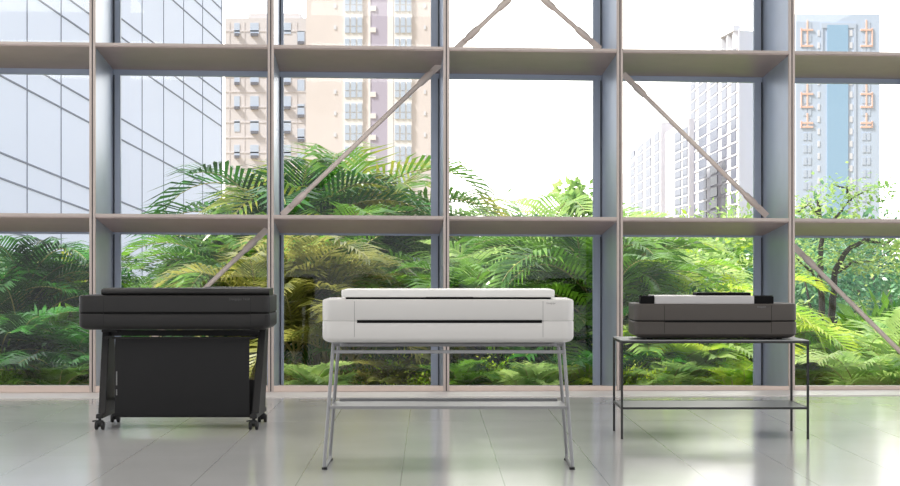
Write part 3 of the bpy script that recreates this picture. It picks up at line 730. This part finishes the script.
for k, (px, lf) in enumerate(((8,'leafmid'),(58,'leafmid'),(288,'leafolive'),(318,'leafpale'),(352,'leafyellow'),(388,'leafolive'),(418,'leaflime'),(462,'leafmid'),(498,'leaflime'),(530,'leafpale'),(560,'leafmid'),(588,'leaflime'),(635,'leaflime'),(672,'leafpale'),(712,'leaflime'),(744,'leaflime'))):
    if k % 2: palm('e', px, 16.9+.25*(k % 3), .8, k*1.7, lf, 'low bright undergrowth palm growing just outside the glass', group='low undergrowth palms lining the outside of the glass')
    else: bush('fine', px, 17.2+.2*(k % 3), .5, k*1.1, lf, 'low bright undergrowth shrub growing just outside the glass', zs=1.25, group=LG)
# background hedge row
HG = 'distant shrubs closing the garden behind the palms'
k = 0  # pale and lime leaves towards the right stand in for bright sky gaps
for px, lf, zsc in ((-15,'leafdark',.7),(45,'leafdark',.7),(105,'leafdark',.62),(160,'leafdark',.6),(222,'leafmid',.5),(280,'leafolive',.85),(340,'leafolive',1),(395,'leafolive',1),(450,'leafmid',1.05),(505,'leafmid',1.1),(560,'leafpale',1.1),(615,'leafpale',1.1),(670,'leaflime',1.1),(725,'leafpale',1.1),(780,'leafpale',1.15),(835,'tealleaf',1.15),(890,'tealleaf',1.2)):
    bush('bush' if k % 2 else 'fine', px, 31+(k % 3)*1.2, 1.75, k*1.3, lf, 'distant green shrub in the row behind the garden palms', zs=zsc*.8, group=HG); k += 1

# forked tree on the right
Dt = 21.0
TR = empty('garden_tree', (PX(833,Dt), Dt, -.9), 'dark forked tree with spreading pale green leaves in the right window', 'tree')
rnd = random.Random(5)
def q(px, py, dy=0): return pt(px, py, Dt+dy)
tr = MB(); br = []
def limb(pts, r0, r1, mb):
    n = len(pts); P = []
    for i in range(n-1):
        for s in range(4): P.append(pts[i].lerp(pts[i+1], s/4) + Vector((rnd.uniform(-.012,.012),0,rnd.uniform(-.012,.012))))
    P.append(pts[-1]); mb.tube(P, [r0+(r1-r0)*i/(len(P)-1) for i in range(len(P))], 8)
base = Vector((PX(823,Dt), Dt, -.95))
limb([base, q(824,350), q(822,325), q(821,290), q(820,262), q(823,230), q(818,200)], .055, .022, tr)
limb([q(824,355), q(829,325,.1), q(835,290,.1), q(835,270,.1), q(848,250), q(866,240), q(880,225)], .055, .02, tr)
tr.build('trunk', M['bark'], TR, smooth=True)
limbs = [[q(821,290), q(812,272,-.2), q(800,262,-.3), q(790,255,-.4)], [q(835,275,.1), q(852,262,.3), q(872,262,.3), q(892,250,.4)], [q(822,235), q(838,215,.2), q(850,200,.3), q(868,190,.2)],
         [q(819,215), q(808,205,-.2), q(798,212,-.3)], [q(824,335), q(808,322,-.3), q(798,318,-.4)], [q(829,325), q(846,318,.2), q(862,306,.3)], [q(866,240), q(884,244,.2), q(905,232,.2)], [q(850,200,.3), q(846,188,.2), q(832,184,.1)]]
tips = []
for L in limbs:
    b = MB(); limb(L, .022, .006, b); b.build('branch', M['bark'], TR, smooth=True); tips += L[1:]
fo = MB()
spots = [(q(870,190,.2),.32),(q(848,187,.2),.35),(q(826,195),.30),(q(815,207,-.2),.3),(q(888,186,.2),.18),(q(878,205,.2),.34),(q(850,208,.2),.35),(q(800,214,-.2),.25)]
for t_ in tips: spots.append((t_, .22))
for px in range(795, 925, 13):
    for py in (228, 243, 262): spots.append((q(px+rnd.uniform(-5,5), py+rnd.uniform(-6,6), rnd.uniform(-.5,.6)), .26))
for c, r_ in spots:
    for i in range(60):
        p = c + Vector((rnd.gauss(0,1), rnd.gauss(0,1), rnd.gauss(0,.45)))*r_*.6
        d = Vector((rnd.uniform(-1,1), rnd.uniform(-1,1), rnd.uniform(-.6,.3))).normalized(); s = d.cross(Vector((rnd.uniform(-.5,.5),rnd.uniform(-.5,.5),1))).normalized(); l = rnd.uniform(.05,.10); w = l*.5
        fo.add([p, p+d*l*.45+s*w*.5, p+d*l, p+d*l*.45-s*w*.5], [(0,1,2,3)])
fo.build('foliage', M['leafpale'], TR)
# slim trunk behind the table and stems behind the printers
for px, D, y1, lab in ((709,17.6,300,'thin dark trunk behind the middle of the black metal table'),):
    t = empty('sapling', (PX(px,D), D, -.9), lab, 'tree'); m = MB(); m.tube([(PX(px,D),D,-.95),(PX(px,D)+.01,D,.3),(PX(px-1,D),D,PZ(y1,D))], [.022,.019,.012], 8); m.build('trunk', M['bark'], t, smooth=True)
    fo = MB(); top = Vector((PX(px-1,D),D,PZ(y1,D)))
    for i in range(160):
        p = top+Vector((rnd.gauss(0,.16),rnd.gauss(0,.16),rnd.gauss(.05,.12))); d = Vector((rnd.uniform(-1,1), rnd.uniform(-1,1), rnd.uniform(-.8,.3))).normalized(); s = d.cross(Vector((0,.2,1))).normalized()
        fo.add([p, p+d*.05+s*.025, p+d*.11, p+d*.05-s*.025], [(0,1,2,3)])
    fo.build('foliage', M['leafmid'], t)

# ------------------------------------------------------------------ light
w = bpy.data.worlds.new('sky'); bpy.context.scene.world = w; w.use_nodes = True; nt = w.node_tree; bg = nt.nodes['Background']
tc = nt.nodes.new('ShaderNodeTexCoord')
sx = nt.nodes.new('ShaderNodeSeparateXYZ'); nt.links.new(tc.outputs['Generated'], sx.inputs[0])
mr = nt.nodes.new('ShaderNodeMapRange'); mr.inputs[1].default_value = -.5; mr.inputs[2].default_value = .8; mr.inputs[3].default_value = .62; mr.inputs[4].default_value = 1.35; nt.links.new(sx.outputs[1], mr.inputs[0])
# bright hazy aureole round the veiled sun, low behind the middle windows
dp = nt.nodes.new('ShaderNodeVectorMath'); dp.operation = 'DOT_PRODUCT'; dp.inputs[1].default_value = Vector((.05,1,.16)).normalized(); nt.links.new(tc.outputs['Generated'], dp.inputs[0])
m2 = nt.nodes.new('ShaderNodeMapRange'); m2.interpolation_type = 'SMOOTHSTEP'; m2.inputs[1].default_value = .93; m2.inputs[2].default_value = 1.0; m2.inputs[3].default_value = 0; m2.inputs[4].default_value = 1.2; nt.links.new(dp.outputs['Value'], m2.inputs[0])
c1 = nt.nodes.new('ShaderNodeVectorMath'); c1.operation = 'SCALE'; c1.inputs[0].default_value = (.97,1.0,1.05); nt.links.new(mr.outputs[0], c1.inputs['Scale'])
c2 = nt.nodes.new('ShaderNodeVectorMath'); c2.operation = 'SCALE'; c2.inputs[0].default_value = (1.0,.86,.70); nt.links.new(m2.outputs[0], c2.inputs['Scale'])
ad = nt.nodes.new('ShaderNodeVectorMath'); ad.operation = 'ADD'; nt.links.new(c1.outputs[0], ad.inputs[0]); nt.links.new(c2.outputs[0], ad.inputs[1])
nt.links.new(ad.outputs[0], bg.inputs[0]); bg.inputs[1].default_value = 1.2
sl = bpy.data.lights.new('sun', 'SUN'); sl.energy = 6; sl.angle = R(9); sl.color = (1,.97,.92)
so = bpy.data.objects.new('sun', sl); C.objects.link(so); so.rotation_euler = Vector((.85,.27,-1.0)).to_track_quat('-Z','Y').to_euler(); so.location = (-6,0,12)

for y in (1.5, 5.5, 9.5, 12.6):  # unseen area lights added under the ceiling to brighten floor and interior
    for x in (-4.5, 0, 4.5):
        al = bpy.data.lights.new('interior_fill', 'AREA'); al.shape = 'RECTANGLE'; al.size = 2.4; al.size_y = 1.2; al.energy = 26; al.color = (1,.98,.96)
        ao = bpy.data.objects.new('interior_fill', al); C.objects.link(ao); ao.location = (x, y, TOPZ-.03)
cam = bpy.data.cameras.new('camera'); co = bpy.data.objects.new('camera', cam); C.objects.link(co)
co.location = (0,0,CZ); co.rotation_euler = (R(90),0,0); cam.sensor_width = 36; cam.lens = 36*F/900; cam.shift_y = (HY-243)/900; cam.clip_end = 2000; cam.clip_start = .05
sc = bpy.context.scene; sc.camera = co
sc.view_settings.view_transform = 'Standard'; sc.view_settings.look = 'None'; sc.view_settings.gamma = 1; sc.view_settings.use_curve_mapping = False; sc.view_settings.exposure = .6
